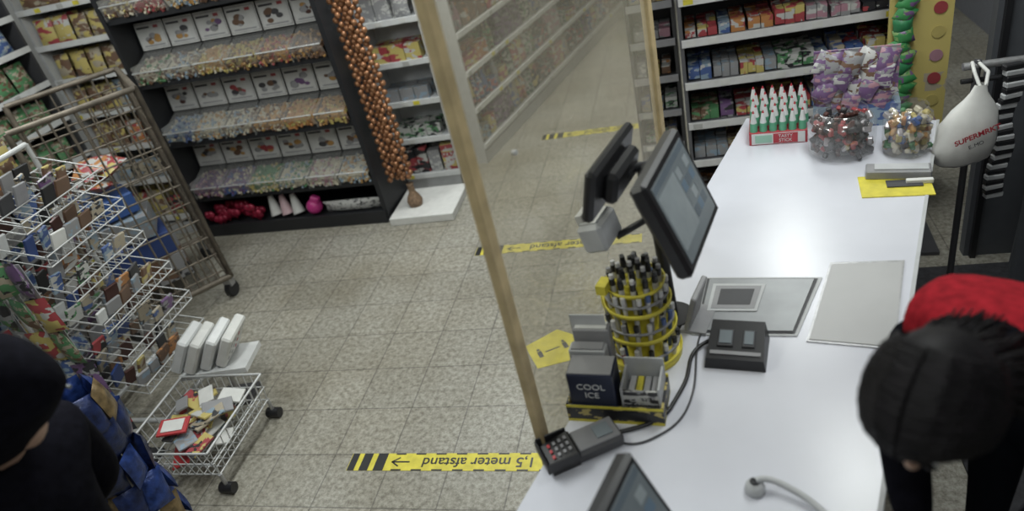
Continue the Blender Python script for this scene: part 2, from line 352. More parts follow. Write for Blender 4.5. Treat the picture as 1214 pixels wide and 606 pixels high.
# ---------------------------------------------------------------- pen carousel
E=empty('pen_carousel_display',TR((-.215,1.70,CT)))
b=B(); b.lathe((0,0,0),[(0,0),(.112,0),(.114,.02),(.11,.022),(0,.02)],yellow,28); b.cyl((0,0,0),(0,0,.28),.05,yellow,n=16)
penw=mat('pen_white',(.55,.55,.55),.4)
pens=[penw,penw,penw,grey,CANDY[9],CANDY[4],CANDY[0],penw,dark]
for k,(z,r) in enumerate([(.02,.106),(.11,.098),(.20,.090)]):
    b.lathe((0,0,z-.002),[(r-.05,0),(r+.008,0),(r+.010,.014),(r+.006,.015),(r+.004,.003),(r-.05,.003)],yellow,28)
    b.lathe((0,0,z+.032),[(r-.002,0),(r+.004,0),(r+.004,.006),(r-.002,.006)],grey,28)
    for ring,(rr,nn) in enumerate([(r-.008,15),(r-.03,11)]):
        for i in range(nn):
            a=2*math.pi*i/nn+k*.1+random.uniform(-.06,.06); x,y=rr*math.cos(a),rr*math.sin(a); hh=.055+random.random()*.008+ring*.01
            m=random.choice(pens); x2,y2=(rr+.006)*math.cos(a),(rr+.006)*math.sin(a)
            b.cyl((x,y,z+.002),(x2,y2,z+hh),.0068,m,n=6); b.cyl((x2,y2,z+hh-.012),(x2,y2,z+hh+.008),.0076,random.choice([black,penw,penw,m,CANDY[4],penw]),n=6)
for rr,nn,h0 in ((.066,12,.285),(.04,8,.30),(.014,3,.31)):
    for i in range(nn):
        a=2*math.pi*i/nn; x,y=rr*math.cos(a),rr*math.sin(a)
        b.cyl((x,y,.2),(x*1.04,y*1.04,h0),.0085,penw,n=8); b.cyl((x*1.04,y*1.04,h0),(x*1.06,y*1.06,h0+.022),.009,black,n=8); b.cyl((x*1.06,y*1.06,h0+.022),(x*1.07,y*1.07,h0+.035),.007,random.choice([black,penw,grey,black]),n=8)
b.lathe((0,0,.262),[(.05,0),(.084,0),(.088,.014),(.084,.014)],yellow,28)
b.box((-.095,.03,.18),(.03,.05,.05),yellow,rot=(0,0,.3)); b.box((-.085,-.04,.285),(.03,.05,.03),yellow,rot=(0,0,-.3))
b.obj('carousel',E)
# ---------------------------------------------------------------- gum display
E=empty('counter_gum_display',TR((-.280,1.470,CT),(0,0,-.10)))
bp=printed('black_yellow_print',[C['k'],C['y'],C['k']],34)
b=B(); b.box((0,-.0,.006),(.27,.13,.012),yellow); b.box((0,-.063,.03),(.27,.006,.06),bp); b.box((-.132,0,.03),(.006,.13,.06),bp); b.box((.132,0,.03),(.006,.13,.06),bp); b.box((0,.063,.035),(.27,.006,.07),yellow)
b.box((0,-.0665,.057),(.27,.002,.008),yellow); b.box((0,-.0665,.004),(.27,.002,.008),yellow)
b.box((-.055,-.018,.09),(.128,.082,.155),navy,bev=.003); b.box((-.055,-.018,.169),(.12,.074,.004),grey); 
b.box((.075,0,.055),(.10,.1,.006),dark); b.box((.075,-.045,.065),(.105,.006,.08),printed('drink_print',[C['k'],C['gy'],C['w']],40)); b.box((.125,0,.07),(.006,.1,.09),lgrey); b.box((.025,0,.07),(.006,.1,.09),lgrey); b.box((.075,.05,.08),(.11,.006,.12),lgrey)
for i in range(4): b.box((.045+i*.021,.0,.062),(.017,.075,.045),[penw,yellow,grey,grey][i],bev=.002)
for k in range(2):
    b.box((-.075+.008*k,.045+.042*k,.09+.02*k),(.105,.038,.18+.04*k),[lgrey,grey][k],bev=.003)
    b.box((-.075+.008*k,.045+.042*k,.182+.04*k),(.09,.03,.006),[grey,paper][k])
b.box((-.075,.087,.235),(.1,.004,.05),lgrey)
b.box((.03,-.067,.03),(.12,.002,.03),black)
b.obj('display_boxes',E)
FX=Matrix.Rotation(math.pi/2,4,'X')
text('COOL',.028,TR((-.055,-.0605,.125))@FX,white,E); text('ICE',.028,TR((-.055,-.0605,.095))@FX,white,E); text('CARTE\nDE SAISON',.018,TR((.072,-.0495,.065))@FX,white,E)
# ---------------------------------------------------------------- counter back items
E=empty('candy_cone_display',TR((.335,3.135,CT),(0,0,-.1)))
b=B(); b.box((0,0,.03),(.24,.2,.06),redp,bev=.002); b.box((0,-.101,.03),(.22,.002,.05),white); b.box((.03,-.1025,.03),(.10,.002,.045),redp); b.box((-.06,-.1025,.03),(.07,.002,.035),mat('mint_card',(.3,.5,.4),.5))
mint=mat('mint_green',(.10,.33,.2),.4)
for j in range(5):
    for i in range(6):
        x=-.1+i*.04+.01*(j%2); y=-.08+j*.04; z0=.06+j*.012
        b.cyl((x,y,z0),(x,y,z0+.04),.017,mint,r1=.015,n=10); b.cyl((x,y,z0+.04),(x,y,z0+.085),.014,white,r1=.006,n=10); b.cyl((x,y,z0+.083),(x,y,z0+.096),.006,redp,r1=.002,n=6)
b.obj('cones',E); text('TASTY\nSTICK',.02,TR((.03,-.105,.03))@FX,white,E)
def jar(name,x,y,r,h,cols,seed,nn=170):
    random.seed(seed); E=empty(name,TR((x,y,CT))); b=B()
    b.lathe((0,0,0),[(0,.002),(r*.8,.002),(r*.97,.02),(r,.06),(r,h*.7),(r*.9,h*.85),(r*.75,h*.9),(r*.75,h),(r*.7,h)],jarc,28); b.obj('glass',E)
    b=B()
    for i in range(nn):
        a=random.random()*6.28; rr=r*.84*math.sqrt(random.random()); z=.02+random.random()*(h*.7)
        b.box((rr*math.cos(a),rr*math.sin(a),z),(.034,.022,.018),random.choice(cols),rot=(random.random()*3,random.random()*3,random.random()*3),bev=.004)
    b.obj('sweets',E)
wrap=mat('silver_wrap',(.4,.38,.4),.3,.5); wrap2=mat('brown_wrap',(.08,.035,.03),.35,.2)
jar('sweet_jar',.555,2.90,.13,.19,[wrap,wrap2,wrap2,dark,CANDY[0],dark,dark],1,260)
jar('sweet_jar',.785,2.84,.09,.2,[CANDY[2],CANDY[3],cream,CANDY[1],CANDY[4],cream,wrap,amber],2)
random.seed(9)
E=empty('candy_bag_display',TR((.66,3.17,CT),(0,0,-.15)))
b=B(); b.box((0,.03,.05),(.34,.16,.10),printed('blue_card',[C['lb'],C['gy'],C['b']],18)); b.box((0,.1,.15),(.34,.012,.3),printed('purple_card',[C['p'],C['gy'],C['pk']],24))
pmats=[printed('pf%d'%i,c,34) for i,c in enumerate([[C['p'],C['gy'],C['pk']],[C['p'],C['gy'],C['w']],[C['gy'],C['p'],C['br']],[C['w'],C['br'],C['p']]])]
for k in range(20): b.pillow((-.13+.06*(k%5)+random.uniform(-.02,.02),-.02-.012*(k%3),.12+.055*(k//5)),.085,.1,.04,random.choice(pmats),rot=(-.2,random.uniform(-.6,.6),random.uniform(-.4,.4)))
b.obj('bags',E)
E=empty('lighter_tray',TR((.69,2.60,CT),(0,0,-.2)))
b=B(); b.box((0,-.03,.002),(.24,.16,.004),yellow,rot=(0,0,.1)); b.box((.01,.05,.02),(.22,.07,.035),grey,bev=.004); b.box((.02,.05,.04),(.18,.045,.004),lgrey); b.box((.08,-.01,.012),(.09,.02,.016),paper,rot=(0,0,.1),bev=.002); b.box((.03,-.02,.007),(.12,.05,.004),dark,rot=(0,0,.1)); b.obj('tray',E)
# ---------------------------------------------------------------- generic shelf unit
def shelf_unit(name,origin,ang,length,depth,height,zs,kind,body=white,strip=white,seed=0,mats=None,endpanel=True,top=None):
    random.seed(seed); mats=mats or PM
    E=empty(name,TR(origin,(0,0,ang))); b=B()
    b.box((length/2,depth-.01,height/2),(length,.02,height),body)
    b.box((length/2,depth/2,.05),(length,depth,.1),body)
    if endpanel:
        for x in (0,length): b.box((x,depth/2,height/2),(.02,depth,height),body)
    for x in [length*i/max(1,round(length)) for i in range(1,int(round(length)))]: b.box((x,depth-.03,height/2),(.04,.03,height),dark)
    for z in zs:
        b.box((length/2,depth/2,z),(length-.02,depth,.02),body); b.box((length/2,-.006,z+.002),(length,.012,.04),strip)
        x=.05
        while x<length-.1:
            if random.random()<.75: b.box((x,-.0135,z+.002),(.05,.002,.028),random.choice([paper,paper,yellow,CANDY[6]]))
            x+=random.uniform(.09,.2)
    b.obj('shelf_frame',E)
    b=B(); zz=list(zs)+[height+.2]
    for k,z in enumerate(zs):
        gap=min(zz[k+1]-z-.05,.34); x=.02
        while x<length-.06:
            m=random.choice(mats); kd=kind if kind!='mix' else random.choice(['bag','box','box','bag','bottle'])
            if kd=='bag': wd=random.uniform(.12,.18); h=min(gap,random.uniform(.16,.26))
            elif kd=='box': wd=random.uniform(.06,.14); h=min(gap,random.uniform(.08,.22))
            elif kd=='small': wd=random.uniform(.04,.075); h=min(gap,random.uniform(.05,.1))
            else: wd=random.uniform(.06,.08); h=min(gap,random.uniform(.18,.26))
            n=random.randint(1,3)
            for i in range(n):
                if x+wd>length-.02: break
                for r in range(2 if kd!='small' else 4):
                    y=.04+r*(.12 if kd!='small' else .075)+random.uniform(0,.01)
                    if y+.05>depth: break
                    if kd=='bag': b.pillow((x+wd/2,y+.02,z+.01+h/2),wd*.97,h,.055,m,rot=(-.12,0,random.uniform(-.08,.08)))
                    elif kd in('box','small'): b.box((x+wd/2,y+.03,z+.01+h/2),(wd*.94,.07 if kd=='box' else .06,h*(1 if kd=='box' else random.uniform(.7,1))),m,rot=(0,0,random.uniform(-.06,.06)))
                    else:
                        cx=x+wd/2; b.lathe((cx,y+.03,z+.01),[(0,0),(wd*.44,0),(wd*.45,h*.6),(wd*.3,h*.75),(wd*.16,h*.85),(wd*.16,h)],m,10); b.cyl((cx,y+.03,z+.01+h),(cx,y+.03,z+.03+h),wd*.18,random.choice(CANDY),n=8)
                x+=wd
            x+=random.uniform(0,.015)
    b.obj('products',E); return E
ang2=math.atan2(.972,.235)
shelf_unit('aisle_gondola',(-1.70,5.18,0),ang2,4.1,.45,1.9,[.14,.45,.75,1.05,1.35,1.65],'mix',body=mat('gondola_white',(.5,.5,.5),.5),seed=3)
shelf_unit('endcap_shelf',(-2.28,4.82,0),0,.46,.25,1.9,[.12,.42,.72,1.02,1.32,1.6],'mix',body=lgrey,seed=5,mats=[PM[6],PM[0],PM[2],PM[16],PM[11],PM[3]])
shelf_unit('back_wall_shelf',(-3.5,9.2,0),0,5.5,.45,2,[.15,.5,.85,1.2,1.55,1.85],'mix',body=lgrey,seed=8)
shelf_unit('candy_shelf',(-.06,3.92,0),0,1.25,.42,1.9,[.15,.42,.66,.90,1.14,1.36,1.6],'small',body=mat('shelf_dark_back',(.1,.1,.11),.6),strip=mat('shelf_white',(.62,.62,.62),.4),seed=12)
shelf_unit('battery_shelf',(-.36,4.25,0),0,.26,.3,1.9,[.15,.4,.62,.84,1.06,1.28,1.5],'small',body=dark,strip=mat('shelf_grey',(.3,.3,.32),.4),seed=14)
shelf_unit('snack_shelf',(-4.62,2.4,0),math.pi/2,2.0,.45,2.1,[.15,.5,.85,1.15,1.42,1.68,1.9],'bag',body=dark,strip=white,seed=21)
shelf_unit('crisps_shelf',(-4.66,4.5,0),0,.72,.42,2.1,[.15,.5,.8,1.1,1.38,1.64,1.9],'bag',body=lgrey,strip=white,seed=22,mats=[PM[3],PM[7],PM[15],PM[17],PM[4],printed('gold_crisp',[C['y'],C['be'],C['br']],12)])
# ---------------------------------------------------------------- pick and mix gondola
random.seed(4)
E=empty('pick_and_mix_candy_gondola',TR((-3.90,4.42,0),(0,0,-.03)))
GL=1.6; b=B()
b.box((GL/2,.42,1.1),(GL,.04,2.2),blackm); b.box((GL/2,.2,.04),(GL,.45,.08),blackm); b.box((GL/2,-.03,.05),(GL,.02,.1),blackm)
for x in (0,GL): b.box((x,.2,1.1),(.035,.46,2.2),blackm)
tiers=[.34,.81,1.28,1.75]
for z in tiers:
    b.box((GL/2,.2,z-.015),(GL,.42,.03),blackm); b.box((GL/2,.0,z+.0),(GL,.015,.03),blackm)
b.obj('gondola_frame',E)
nb=6; bw=(GL-.06)/nb; bb=B(); cc=B(); ss=B()
c=CANDY
PAL=[[c[5],c[7],cream],[c[5],cream,c[4]],[c[3],c[2],cream],[cream,c[9],c[3]],[cream,c[6],c[7]],[cream,amber,c[9]],
     [c[9],c[4],cream],[cream,c[9],amber],[cream,c[9],c[8]],[amber,cream,c[8]],[amber,c[1],c[2]],[amber,c[8],c[2]],
     [cream,c[8],c[3]],[cream,c[9],c[8]],[amber,c[2],cream],[c[2],c[8],amber],[amber,c[8],c[0]],[c[8],amber,c[8]],
     [c[8],cream,c[2]],[c[0],cream,c[8]],[cream,amber,c[9]],[c[8],c[8],amber],[c[2],cream,amber],[c[0],c[8],cream]]
for ti,z in enumerate(tiers):
    for k in range(nb):
        x=.03+bw*(k+.5)
        bb.add([(x-bw/2+.005,-.0,z),(x+bw/2-.005,-.0,z),(x+bw/2-.005,-.05,z+.10),(x-bw/2+.005,-.05,z+.10),(x-bw/2+.005,.18,z+.19),(x+bw/2-.005,.18,z+.19)],[(0,1,2,3),(3,2,5,4)],binc)
        bb.box((x-bw/2,.08,z+.07),(.004,.22,.14),binc)
        bb.cyl((x-bw/2+.01,-.05,z+.10),(x+bw/2-.01,-.05,z+.10),.005,wwire,n=6)
        pal=PAL[ti*6+k]
        cc.add([(x-bw*.47,0,z+.005),(x+bw*.47,0,z+.005),(x+bw*.47,-.03,z+.07),(x-bw*.47,-.03,z+.07),(x-bw*.47,.17,z+.14),(x+bw*.47,.17,z+.14)],[(0,1,2,3),(3,2,5,4)],pal[0])
        for q_ in range(110):
            xx=x+random.uniform(-.46,.46)*bw; t=random.random(); yy=-.03+t*.19; zz=z+.07+.075*t
            if random.random()<.35: yy=-.02; zz=z+.01+random.random()*.06; 
            r=(random.random()*3,random.random()*3,random.random()*3)
            if q_%2: cc.box((xx,yy,zz),(.026,.018,.013),random.choice(pal),rot=r)
            else: cc.sph((xx,yy,zz),.011,random.choice(pal),n=6,k=4)
        M=TR((x,.175,z+.295),(-.1,0,0)); ss.M=M
        ss.box((0,0,0),(bw*.94,.004,.19),paper); ss.box((0,-.003,.0),(bw*.9,.002,.175),grey); ss.box((0,-.0045,.0),(bw*.87,.002,.165),mat('card_grey_white',(.5,.5,.49),.6))
        pc=random.choice([c[0],wrap2,c[8],c[8],dark,c[5],grey])
        for _ in range(7):
            ss.sph((random.uniform(-.06,.06),-.006,random.uniform(-.045,.025)),random.uniform(.014,.028),random.choice([pc,c[8],grey,dark,grey,amber]),sc=(1.3,.04,.8),n=9,k=5)
        ss.box((-.05,-.006,.06),(.11,.001,.014),dark); ss.box((.06,-.006,.06),(.04,.001,.02),c[0]); ss.box((.0,-.006,-.068),(.18,.001,.01),grey)
        ss.M=Matrix()
bb.obj('clear_bins',E); cc.obj('loose_candy',E); ss.obj('price_cards',E)
b=B()
foil=mat('red_heart_foil',(.3,.02,.05),.35,.2,.4,40)
for i in range(26):
    x=.03+random.random()*.5; y=.0+random.random()*.15; z=.12+random.random()*.09
    b.sph((x-.018,y,z+.01),.032,foil,sc=(1,.7,1),rot=(0,.4,0)); b.sph((x+.018,y,z+.01),.032,foil,sc=(1,.7,1),rot=(0,-.4,0)); b.cyl((x,y,z+.005),(x,y,z-.045),.035,foil,r1=.004,n=8)
for i in range(3): b.cyl((.62+i*.1,.06,.1),(.59+i*.1,.1,.25),.05,[paper,mat('pale_pink',(.6,.42,.45),.4),paper][i],r1=.02)
b.sph((.98,.05,.15),.065,pink); b.box((1.01,.04,.21),(.07,.05,.06),pink,rot=(0,.4,0),bev=.01)
b.pillow((1.3,.06,.13),.48,.1,.07,printed('check_print',[C['w'],C['k'],C['w']],60),rot=(.2,0,0))
b.obj('base_goods',E)
E=empty('gold_ball_garland',TR((-2.23,4.44,0))); b=B()
for i in range(4):
    for j in range(60):
        z=.30+j*.031
        b.sph((i*.047+(.023 if j%2 else 0)+random.uniform(-.004,.004),random.uniform(-.01,.01)+.02*(i%2),z),.0225,gold,n=8,k=6)
b.cyl((.09,.03,2.2),(.09,.03,.24),.012,black); b.obj('balls',E)
b=B(); b.box((-2.01,4.5,.03),(.5,.46,.06),paper,bev=.004); b.obj('white_plinth')
b=B(); b.lathe((-2.10,4.46,.06),[(0,0),(.05,0),(.06,.04),(.045,.08),(.025,.11),(.024,.17),(.03,.18),(0,.18)],mat('wicker_brown',(.2,.13,.08),.7,0,.4,60),16); b.obj('brown_vase')
# ---------------------------------------------------------------- floor tapes & sticker
def tape(x0,x1,y,name='distance_floor_tape'):
    E=empty(name,TR((x0,y,0))); L=x1-x0; b=B(); b.box((L/2,0,.0008),(L,.10,.0016),yellow)
    b.box((.02,0,.0018),(.035,.1,.001),black); b.box((.085,0,.0018),(.045,.1,.001),black); b.box((.16,0,.0018),(.05,.1,.001),black)
    x=.25
    while x<L: b.box((x,.046,.0018),(.05,.008,.001),black); b.box((x,-.046,.0018),(.05,.008,.001),black); x+=.1
    b.box((.26,0,.002),(.09,.008,.001),black); b.box((.235,.012,.002),(.045,.007,.001),black,rot=(0,0,.6)); b.box((.235,-.012,.002),(.045,.007,.001),black,rot=(0,0,-.6))
    b.obj('strip',E); 
    text('1,5 meter afstand',.076,TR((.325+.31,0,.0022),(0,0,math.pi)),black,E,bold=.0008)
tape(-1.706,-.70,2.054); tape(-1.49,-.4,3.82); tape(-1.3,-.2,5.55)
b=B(); b.M=TR((-.83,2.8,0),(0,0,.5)); b.prism([(-.12,-.1),(.1,-.14),(.16,.02),(.08,.14),(-.12,.1)],0,.0015,yellow)
for s_ in (-1,1):
    b.prism([(-.07*s_-.012,-.03),(-.07*s_+.012,-.03),(-.07*s_+.012,.02),(-.07*s_-.012,.02)],.0015,.0022,dark); b.prism([(-.07*s_-.008,.025),(-.07*s_+.008,.025),(-.07*s_+.008,.04),(-.07*s_-.008,.04)],.0015,.0022,dark)
b.prism([(-.04,-.005),(.04,-.005),(.04,.003),(-.04,.003)],.0015,.0022,dark); b.obj('floor_sticker')
# ---------------------------------------------------------------- roll cage
E=empty('roll_cage_trolley'); b=B()
A=Vector((-3.14,3.52,0)); Bc=Vector((-3.62,3.02,0)); D=Vector((-4.2,3.6,0)); Cc=A+(D-Bc)
CH=1.5
def pan(p,q_,nx):
    for P_ in (p,q_): b.cyl((P_.x,P_.y,.15),(P_.x,P_.y,CH),.018,cagem,n=8)
    for z in [.22,.35,.48,.61,.74,.87,1.0,1.13,1.26,1.39,CH]:
        b.cyl((p.x,p.y,z),(q_.x,q_.y,z),.018 if z==CH else .006,cagem,n=6)
    for i in range(1,nx):
        r=p.lerp(q_,i/nx); b.cyl((r.x,r.y,.17),(r.x,r.y,CH),.006,cagem,n=6)
pan(A,Bc,10); pan(A,Cc,8); pan(Cc,D,8)
cen=(A+Bc+Cc+D)/4
def ed(p,q_,z,r): b.cyl((p.x,p.y,z),(q_.x,q_.y,z),r,cagem,n=8)
for p,q_ in ((A,Bc),(Bc,D),(D,Cc),(Cc,A)): ed(p,q_,.16,.022)
for i in range(1,8): ed(A.lerp(Bc,i/8),Cc.lerp(D,i/8),.16,.008)
for p in (A,Bc,Cc,D):
    q_=p.lerp(cen,.08); b.cyl((q_.x-.02,q_.y,.055),(q_.x+.02,q_.y,.055),.055,black,n=16); b.box((q_.x,q_.y,.12),(.06,.05,.07),steel)
b.obj('cage_frame',E)
b=B(); ex=(cen.x-.08,cen.y)
b.box((ex[0],ex[1],.27),(.45,.4,.18),printed('carton_brown',[C['br'],C['k'],C['gy']],7),rot=(0,0,.75)); b.box((ex[0],ex[1]-.02,.45),(.42,.36,.16),blue,rot=(0,0,.8),bev=.01); b.box((ex[0]+.02,ex[1]-.05,.62),(.35,.3,.15),PM[16],rot=(0,0,.6)); b.box((ex[0]-.02,ex[1]-.05,.78),(.3,.26,.14),mat('blue_crate',(.04,.1,.3),.4),rot=(0,0,.9),bev=.01)
for i in range(5): b.pillow((ex[0]+random.uniform(-.1,.1),ex[1]+random.uniform(-.1,.1),.93+.03*i),.24,.18,.07,random.choice([red,PM[0],red,PM[4]]),rot=(1.3,0,i*.9))
b.obj('cartons',E)
# ---------------------------------------------------------------- wire display stand
random.seed(31)
E=empty('wire_display_stand'); b=B(); g=B()
X0,X1,Y0,Y1=-3.28,-2.80,2.25,2.80
for x in (X0,):
    for y in (Y0,Y1): b.cyl((x,y,.1),(x,y,1.5),.013,wwire,n=8)
b.cyl((X0,Y0,1.5),(X0,Y1,1.5),.013,wwire)
for y in (Y0,Y1):
    b.cyl((X0,y,.1),(X1,y,.1),.014,wwire); 
    for x in (X0,X1): b.sph((x,y,.035),.035,black,sc=(1,.5,1))
    for x in (X0,X1): b.cyl((x,y,.04),(x,y,.1),.01,steel)
for x in (X0,X1): b.cyl((x,Y0,.1),(x,Y1,.1),.014,wwire)
sm=[PM[16],PM[16],PM[11],PM[10],paper,grey,PM[12],black,PM[17],PM[5],blue,PM[13],PM[7],dark,PM[6],white,black,wrap2,CANDY[8],black,grey]
for k,z in enumerate([.3,.5,.7,.9,1.1,1.28]):
    drop=.09; xr=X1-.025*k+random.uniform(-.02,.02); 
    for i in range(12):
        y=Y0+(Y1-Y0)*i/11; b.cyl((X0,y,z+drop),(xr,y,z-.01),.0026,wwire,n=5); b.cyl((xr,y,z-.01),(xr+.01,y,z+.045),.0026,wwire,n=5)
    for x,zz in ((X0,z+drop),(xr,z-.01),(xr+.01,z+.045),((X0+xr)/2,z+drop/2)): b.cyl((x,Y0,zz),(x,Y1,zz),.0035,wwire,n=6)
    for y in (Y0,Y1): b.cyl((X0,y,z+drop+.06),(xr,y,z+.045),.0035,wwire,n=6)
    for r in range(6):
        y=Y0+.05
        while y<Y1-.05:
            if random.random()<.66:
                x=xr-.035-r*.075
                g.box((x,y,z+.06+.013*r),(.014,random.choice([.06,.08,.09]),random.uniform(.07,.12)),random.choice(sm),rot=(random.uniform(-.15,.15),.3,random.uniform(-.2,.2)),bev=.002)
            y+=.092
b.obj('wire_rack',E); g.obj('card_packs',E)
E=empty('hanging_snack_bag_rack'); b=B(); g=B()
b.cyl((-3.72,2.0,0),(-3.72,2.0,1.55),.02,black); b.cyl((-3.72,2.75,0),(-3.72,2.75,1.55),.02,black); b.box((-3.72,2.38,1.5),(.03,.8,.22),black); b.box((-3.72,2.38,.04),(.4,.8,.05),black,bev=.01)
bm=[PM[2],PM[14],PM[7],PM[8],PM[6],PM[3],PM[13],printed('dark_green_bag',[C['k'],C['g'],C['gy']],14),printed('navy_bag',[C['k'],C['b'],C['lb']],12),printed('dark_green_bag_b',[C['g'],C['k'],C['be']],18)]
for z in (.35,.62,.9,1.18,1.42):
    for i in range(5):
        y=2.02+i*.18; b.cyl((-3.72,y,z+.12),(-3.42,y,z+.11),.004,wwire,n=5)
        for r in range(3): g.pillow((-3.44-.07*r,y+random.uniform(-.02,.02),z),.17,.25,.05,random.choice(bm),rot=(random.uniform(-.1,.1),random.uniform(-.2,.2),math.pi/2+random.uniform(-.4,.4)))
b.obj('rack',E); g.obj('snack_bags',E)
E=empty('snack_bag_clip_strip'); b=B(); g=B()
for j,(xx,yy) in enumerate(((-3.0,2.10),(-2.86,2.08),(-3.14,2.12))):
    b.box((xx,yy,.62),(.03,.004,1.2),grey); b.box((xx,yy,.015),(.13,.1,.03),dark,bev=.004)
    for i in range(6): g.pillow((xx+random.uniform(-.01,.01),yy-.025,.2+i*.19),.13,.18,.04,random.choice(bm+[PM[5]]),rot=(random.uniform(-.15,.1),random.uniform(-.2,.2),random.uniform(-.4,.5)))
b.obj('strips',E); g.obj('bags',E)
E=empty('wire_basket_trolley'); b=B(); g=B()
x0,x1,y0,y1=-2.70,-2.26,1.88,2.36
for z,o in ((.12,0),(.2,.01),(.28,.02)):
    pts=[(x0-o,y0-o),(x1+o,y0-o),(x1+o,y1+o),(x0-o,y1+o)]
    for i in range(4): p,q_=pts[i],pts[(i+1)%4]; b.cyl((*p,z),(*q_,z),.006 if z==.28 else .004,wwire,n=6)
for i in range(11):
    t=i/10; x=x0+(x1-x0)*t; y=y0+(y1-y0)*t
    b.tube([(x,y0-.02,.28),(x,y0,.12),(x,y1,.12),(x,y1+.02,.28)],.003,wwire,5); b.tube([(x0-.02,y,.28),(x0,y,.12),(x1,y,.12),(x1+.02,y,.28)],.003,wwire,5)
for x,y in ((x0,y0),(x1,y0),(x0,y1),(x1,y1)):
    b.cyl((x,y,.04),(x,y,.12),.010,steel); b.cyl((x-.035,y,.03),(x+.035,y,.03),.027,black,n=14)
for i in range(34):
    g.box((random.uniform(x0+.08,x1-.08),random.uniform(y0+.07,y1-.07),.14+i*.004),(random.uniform(.08,.15),random.uniform(.06,.1),.012),random.choice([paper,paper,red,PM[0],PM[17],grey,cream,PM[15],PM[3],wrap2,PM[16]]),rot=(random.uniform(-.25,.25),random.uniform(-.25,.25),random.uniform(0,3)),bev=.002)
g.box((-2.52,2.02,.29),(.14,.10,.012),red,rot=(.1,.1,.3),bev=.002); g.box((-2.52,2.02,.298),(.10,.07,.004),paper,rot=(.1,.1,.3))
b.obj('wire_basket',E); g.obj('magazines_and_packs',E)
E=empty('greeting_card_box'); b=B()
b.M=TR((-2.57,2.52,.0),(0,0,.15)); b.box((0,.0,.26),(.38,.22,.03),white); b.cyl((0,0,0),(0,0,.26),.015,steel); b.box((0,0,.01),(.2,.16,.02),dark)
for i in range(4): 
    b.box((-.15+i*.085,random.uniform(-.015,.015),.375),(.055,.215,.21),[white,paper,white,paper][i],rot=(random.uniform(-.06,.06),.6,0),bev=.01)
for i in range(9):
    u_=-.07+.05*(i%3); v_=.05-.045*(i//3); M_=TR((-.15+3*.085,0,.375),(0,.6,0)); pz=M_@Vector((.0285,u_,v_)); b.box(tuple(pz),(.002,.016,.016),[PM[16],grey,redp][i%3],rot=(0,.6,0))
b.obj('cards',E)
E=empty('blue_snack_bag_stand'); b=B(); sx_,sy_=-2.40,1.60
b.cyl((sx_,sy_,0),(sx_,sy_,.85),.012,steel); b.cyl((sx_,sy_,0),(sx_,sy_,.02),.14,black,n=20)
bs=[mat('royal_blue_foil',(.02,.045,.18),.28,.3,.6,26,bump=.5),mat('navy_foil',(.012,.022,.08),.3,.3,.6,26,bump=.5),mat('bronze_foil',(.17,.12,.06),.35,.3,.6,26,bump=.5)]
for z in (.2,.36,.52,.68,.82):
    for i in range(7):
        a=i*math.pi/3.5+z*5; b.pillow((sx_+.11*math.cos(a),sy_+.11*math.sin(a),z),.11,.17,.05,random.choice(bs[:2]+bs),rot=(random.uniform(-.25,.25),random.uniform(-.2,.2),a+math.pi/2+random.uniform(-.4,.4)))
b.obj('bags',E)
# ---------------------------------------------------------------- back office corner (right)
E=empty('hanging_rail'); b=B(); b.cyl((1.04,2.95,0),(1.04,2.95,1.22),.014,dark); b.cyl((2.2,2.95,0),(2.2,2.95,1.22),.014,steel); b.cyl((.99,2.95,1.2),(2.2,2.95,1.2),.015,steel); b.cyl((.99,2.95,1.14),(2.2,2.95,1.14),.01,black); b.obj('rail',E)
def carrier():
    E=empty('white_carrier_bag',TR((.990,2.81,1.03),(0,0,.15)))
    b=B(); n=20; vs=[];fs=[]; prof=[(-.16,.085,.045),(-.145,.105,.06),(-.08,.11,.065),(0,.105,.06),(.05,.08,.045),(.09,.05,.03),(.12,.03,.018),(.15,.02,.012)]
    for (z,a,d) in prof:
        for j in range(n):
            t=2*math.pi*j/n; k=1+.07*math.sin(3*t+z*30)+.03*math.sin(7*t-z*50); vs.append((a*k*math.cos(t)+z*.15,d*k*math.sin(t),z))
    for i in range(len(prof)-1):
        for j in range(n): fs.append((i*n+j,i*n+(j+1)%n,(i+1)*n+(j+1)%n,(i+1)*n+j))
    fs.append(tuple(range(n))[::-1]); b.add(vs,fs,paper,True)
    b.tube([(.02,0,.14),(.02,.05,.18),(.05,.13,.185)],.007,paper); b.tube([(.04,0,.14),(.07,.05,.17),(.07,.13,.185)],.007,paper); b.obj('bag',E)
    text('SUPERMRKT',.030,TR((-.005,-.074,-.02),(math.pi/2,-.3,0)),redp,E,bold=.0008); text('E..MO',.022,TR((-.005,-.074,-.06),(math.pi/2,-.3,0)),dark,E)
carrier()
b=B(); n=26
for i in range(n):
    z=1.19-.022*i; b.box((1.15+.01*math.sin(i*.5),2.915+.006*math.cos(i*.7),z),(.07,.03,.0225),[black,lgrey][i%2],rot=(0,.05*math.sin(i),0.2),bev=.004)
b.obj('striped_scarf')
def coat(x,z,wd,m,name,y=3.0):
    b=B(); n=14; vs=[];fs=[]; prof=[(-.75,wd,.10),(-.5,wd*.95,.1),(-.25,wd*.9,.09),(0,wd*.95,.09),(.1,wd*.9,.08),(.18,wd*.3,.05),(.22,.03,.03)]
    for (zz,a,d) in prof:
        for j in range(n):
            t=2*math.pi*j/n; k=1+.12*math.sin(5*t+zz*4); vs.append((x+a*k*math.cos(t),y+d*k*math.sin(t),z+zz))
    for i in range(len(prof)-1):
        for j in range(n): fs.append((i*n+j,i*n+(j+1)%n,(i+1)*n+(j+1)%n,(i+1)*n+j))
    b.add(vs,fs,m,True); b.cyl((x,y,z+.2),(x,y,z+.3),.005,steel); b.obj(name)
